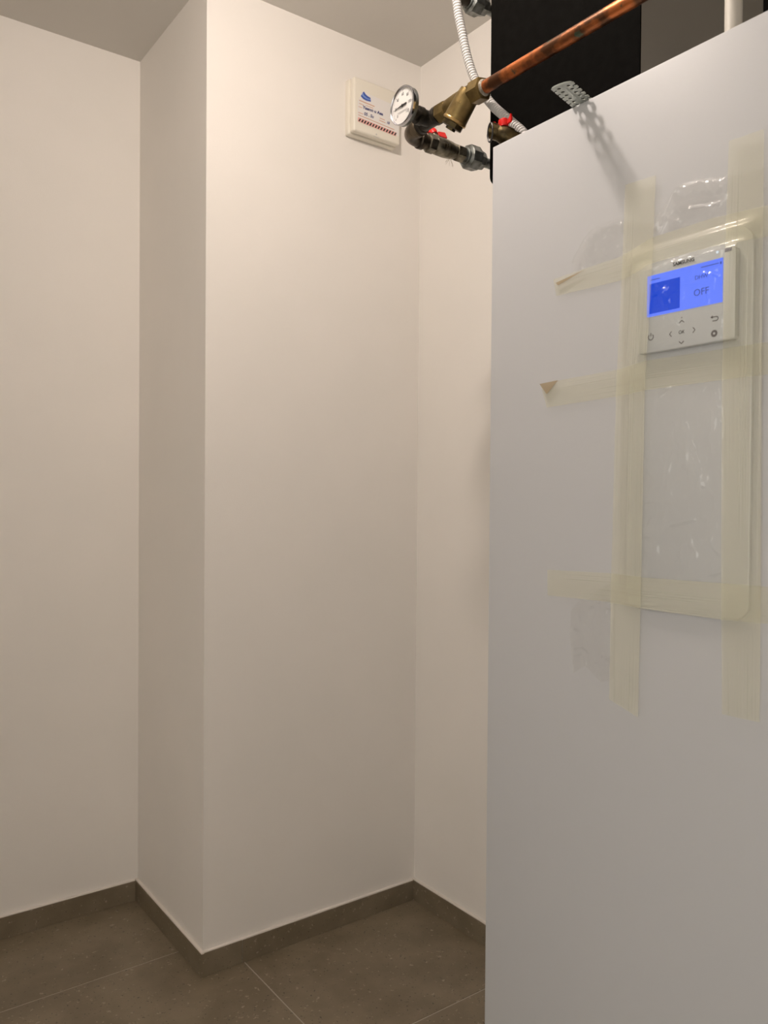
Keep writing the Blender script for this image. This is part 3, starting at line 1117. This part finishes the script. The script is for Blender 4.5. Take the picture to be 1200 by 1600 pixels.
# drain valve on the cabinet top
dv = thing('drain_valve', 'small brass drain valve with red handle at the cabinet top corner', 'valve', (1.035, 0.995, HK))
da = pix(806, 218, 0, 1.030)
db = pix(768, 204, 0, 1.000)
dax = (db - da)
DLn = dax.length
bm = bmesh.new()
add_lathe(bm, da, dax, [(-.012, .0125), (.006, .0130), (.010, .0155), (.024, .0160), (.030, .0140), (.036, .0130), (DLn - .012, .0130)], 24)
finish('body', bm, 'dark_brass', dv, True)
bm = bmesh.new()
hexnut(bm, da, dax, DLn - .0135, DLn + .004, .0140, 10, ch=.15)
finish('outlet_cap', bm, 'dark_brass', dv, True)
bm = bmesh.new()
ce = pix(766, 207, 0, 0.986)
ring = [ce + Vector((0.3, 1, 0)).normalized() * (.0095 * math.cos(a)) + Vector((0, 0, 1)) * (.0165 * math.sin(a))
        for a in [2 * math.pi * k / 32 for k in range(33)]]
add_tube(bm, ring, .0014, 8, caps=False)
finish('cap_strap', bm, 'dark_plastic', dv, True)
lathe('inlet', (da.x + .006, da.y - .006, HK), (0, 0, 1), [(0, .011), (da.z - HK, .011)], 'dark_brass', dv, 20)
hc = pix(787, 196, 0, 1.012)
bm = bmesh.new()
add_lathe(bm, hc + Vector((0, 0, -.016)), (0, 0, 1), [(0, .0065), (.012, .0065), (.014, .004), (.018, .004)], 14)
finish('stem', bm, 'dark_brass', dv, True)
butterfly('handle', hc + Vector((0, 0, .001)), (-.15, .05, 1), (.15, -1, 0), dv, .0175, .0085)

# white corrugated conduit
CX = 1.058
cpts = [Vector((CX, pix(700, 0, 0, CX).y + .012, HC))]
cpts += [Vector((CX, pix(706, 0, 0, CX).y + .004, 2.40))]
cpts += [pix(*q, 0, CX) for q in ((713.5, 2), (721.5, 48), (731, 92), (744, 128), (768, 163), (798, 190), (820, 212))]
last = cpts[-1]
cpts += [Vector((CX, last.y - .012, HK + .012)), Vector((CX, last.y - .016, HK))]
fine = catmull(cpts, 60)
# resample evenly so that the ribs stay regular
seglen = [0.0]
for a_, b_ in zip(fine, fine[1:]):
    seglen.append(seglen[-1] + (b_ - a_).length)
per = 0.0064
step, path, k = per / 8, [], 0
s = 0.0
while s < seglen[-1]:
    while seglen[k + 1] < s:
        k += 1
    f_ = (s - seglen[k]) / max(1e-9, seglen[k + 1] - seglen[k])
    path.append(fine[k].lerp(fine[k + 1], f_))
    s += step
PROF = iter([(0.0050, 0.0052, 0.0080, 0.0087, 0.0088, 0.0087, 0.0080, 0.0052)[q % 8] for q in range(len(path))])


def rib(L):
    return next(PROF)


cdt = tag(tube('corrugated_conduit', path, rib, 'conduit_white', None, 16), 'white corrugated conduit curving down behind the brass strainer', 'conduit')

# pipes behind the cabinet top on the right
wx = 1.13
wy = pix(1146, 30, 0, wx).y
wp = thing('plastic_pipe', 'upright white plastic pipe behind the cabinet top at upper right', 'pipe', (wx, wy, HK))
lathe('tube', (wx, wy, HK), (0, 0, 1), [(0, .0125), (HC - HK, .0125)], 'pvc_white', wp, 28)
lathe('coupling', (wx, wy, HK + .40), (0, 0, 1), [(0, .0125), (.001, .0150), (.04, .0150), (.041, .0125)], 'pvc_white', wp, 28)
bx2 = 1.20
by2 = pix(1199, 5, 0, bx2).y
tag(lathe('insulated_pipe', (bx2, by2 - .014, HK), (0, 0, 1), [(0, .018), (HC - HK, .018)], 'black_panel', None, 24),
    'black insulated pipe at the far upper right corner', 'pipe')

# ------------------------------------------------------------------ white box on the wall, with a sticker
QF = YC - 0.043
qx0 = pix(539, 170, 1, YC).x
qx1 = pix(626, 200, 1, QF).x
qz0 = pix(540, 213, 1, YC).z
qz1 = pix(541, 127, 1, YC).z
eb = thing('distribution_box', 'white plastic electrical box on the wall with a printed sticker', 'electrical box', ((qx0 + qx1) / 2, YC, qz0))
box('base', (qx0, YC - 0.020, qz0), (qx1, YC - 0.0002, qz1), 'box_plastic', eb, 0.004, 3)
box('door', (qx0 + .003, QF, qz0 + .003), (qx1 - .002, YC - 0.021, qz1 - .002), 'box_plastic', eb, 0.0055, 4)
lathe('lid_screw', (qx0 + .012, QF + .0006, qz1 - .02), (0, -1, 0), [(0, .0025), (.001, .0022)], 'box_plastic', eb, 12)
SX, SZ = Vector((1, 0, 0)), Vector((0, 0, 1))
SO = Vector((0, QF - 0.0002, 0))


def q2(x, y):
    p = pix(x, y, 1, QF)
    return (p.x, p.z)


def QP(*pts):
    return [q2(*p) for p in pts]


stk = flat('sticker', [QP((559, 158), (566, 143), (624, 168), (623, 213), (558, 189))], SO, SX, SZ, 'sticker_paper', eb, 0.0003)
SO2 = SO + Vector((0, -.0003, 0))
flat('logo', [QP((564.5, 149), (566.0, 145.5), (569.5, 149.5), (574, 153), (579, 155), (579.3, 159), (571, 156.5))], SO2, SX, SZ, 'ink_lightblue', stk)
flat('logo', [QP((566.3, 145), (568, 143), (571.5, 148), (575, 151), (578.6, 153), (578.6, 155.2), (573.5, 153.4), (569, 149.5)),
              QP((563.3, 150.2), (564.5, 148.2), (568, 152), (573, 155.2), (579.2, 157.2), (579, 159.2), (572, 157.4), (567, 154.6))], SO2 + Vector((0, -.0002, 0)), SX, SZ, 'ink_blue', stk)


def line(x0, y0, x1, y1, t=1.0):
    return QP((x0, y0 + t), (x1, y1 + t), (x1, y1), (x0, y0))


flat('printed_lines', [line(561, 156, 585, 166, 1.2), line(561, 161, 568, 164, .8), line(572, 164.5, 583, 169, .8), line(560, 166, 566, 168.4, .8),
                       line(559.5, 175, 567, 178, .8), line(559.5, 179, 616, 202.5, .9), line(593, 184, 601, 187.4, .9), line(592.5, 187.5, 602, 191.6, .9)],
     SO2, SX, SZ, 'ink_orange', stk)
flat('warning_band', [QP((558.6, 189.5), (618.5, 213.2), (619.5, 207.5), (559.4, 182.8))], SO2, SX, SZ, 'ink_salmon', stk, 0.0002)
hb_ = []
for k in range(14):
    t0 = (k + 0.15) / 14
    t1 = t0 + 0.036
    bx_, by_ = 558.9 + 59.8 * t0, 188.9 + 23.7 * t0
    bx1, by1 = 558.9 + 59.8 * t1, 188.9 + 23.7 * t1
    hb_.append(QP((bx_, by_), (bx1, by1), (bx1 + 2.4, by1 - 3.9), (bx_ + 2.4, by_ - 3.9)))
flat('warning_band', hb_, SO2 + Vector((0, -.0002, 0)), SX, SZ, 'ink_black', stk, 0.0002)


def qtext(s, x, y, size, m_, **k):
    p = pix(x, y, 1, QF)
    return text('handwriting', s, size, Vector((p.x, QF - .0006, p.z)), SX, SZ, m_, stk, **k)


qtext('Yaemn u Aea', 582.5, 173.2, .0125, 'ink_navy', shear=.1, sx=1.06, bold=.0004)
qtext('05 . Su', 576, 180.2, .0125, 'ink_navy', shear=.2, bold=.0003)
qtext('18', 606, 192.2, .0105, 'ink_navy', shear=.2, bold=.0003)
p = pix(588, 210, 1, QF)
flat('emblem', [arc(p.x, p.z, .0022, 0, 330, 11), rect(p.x - .010, p.z - .0085, p.x + .010, p.z - .0075)], SO, SX, SZ, 'pale_grey_ink', eb, 0.0003)
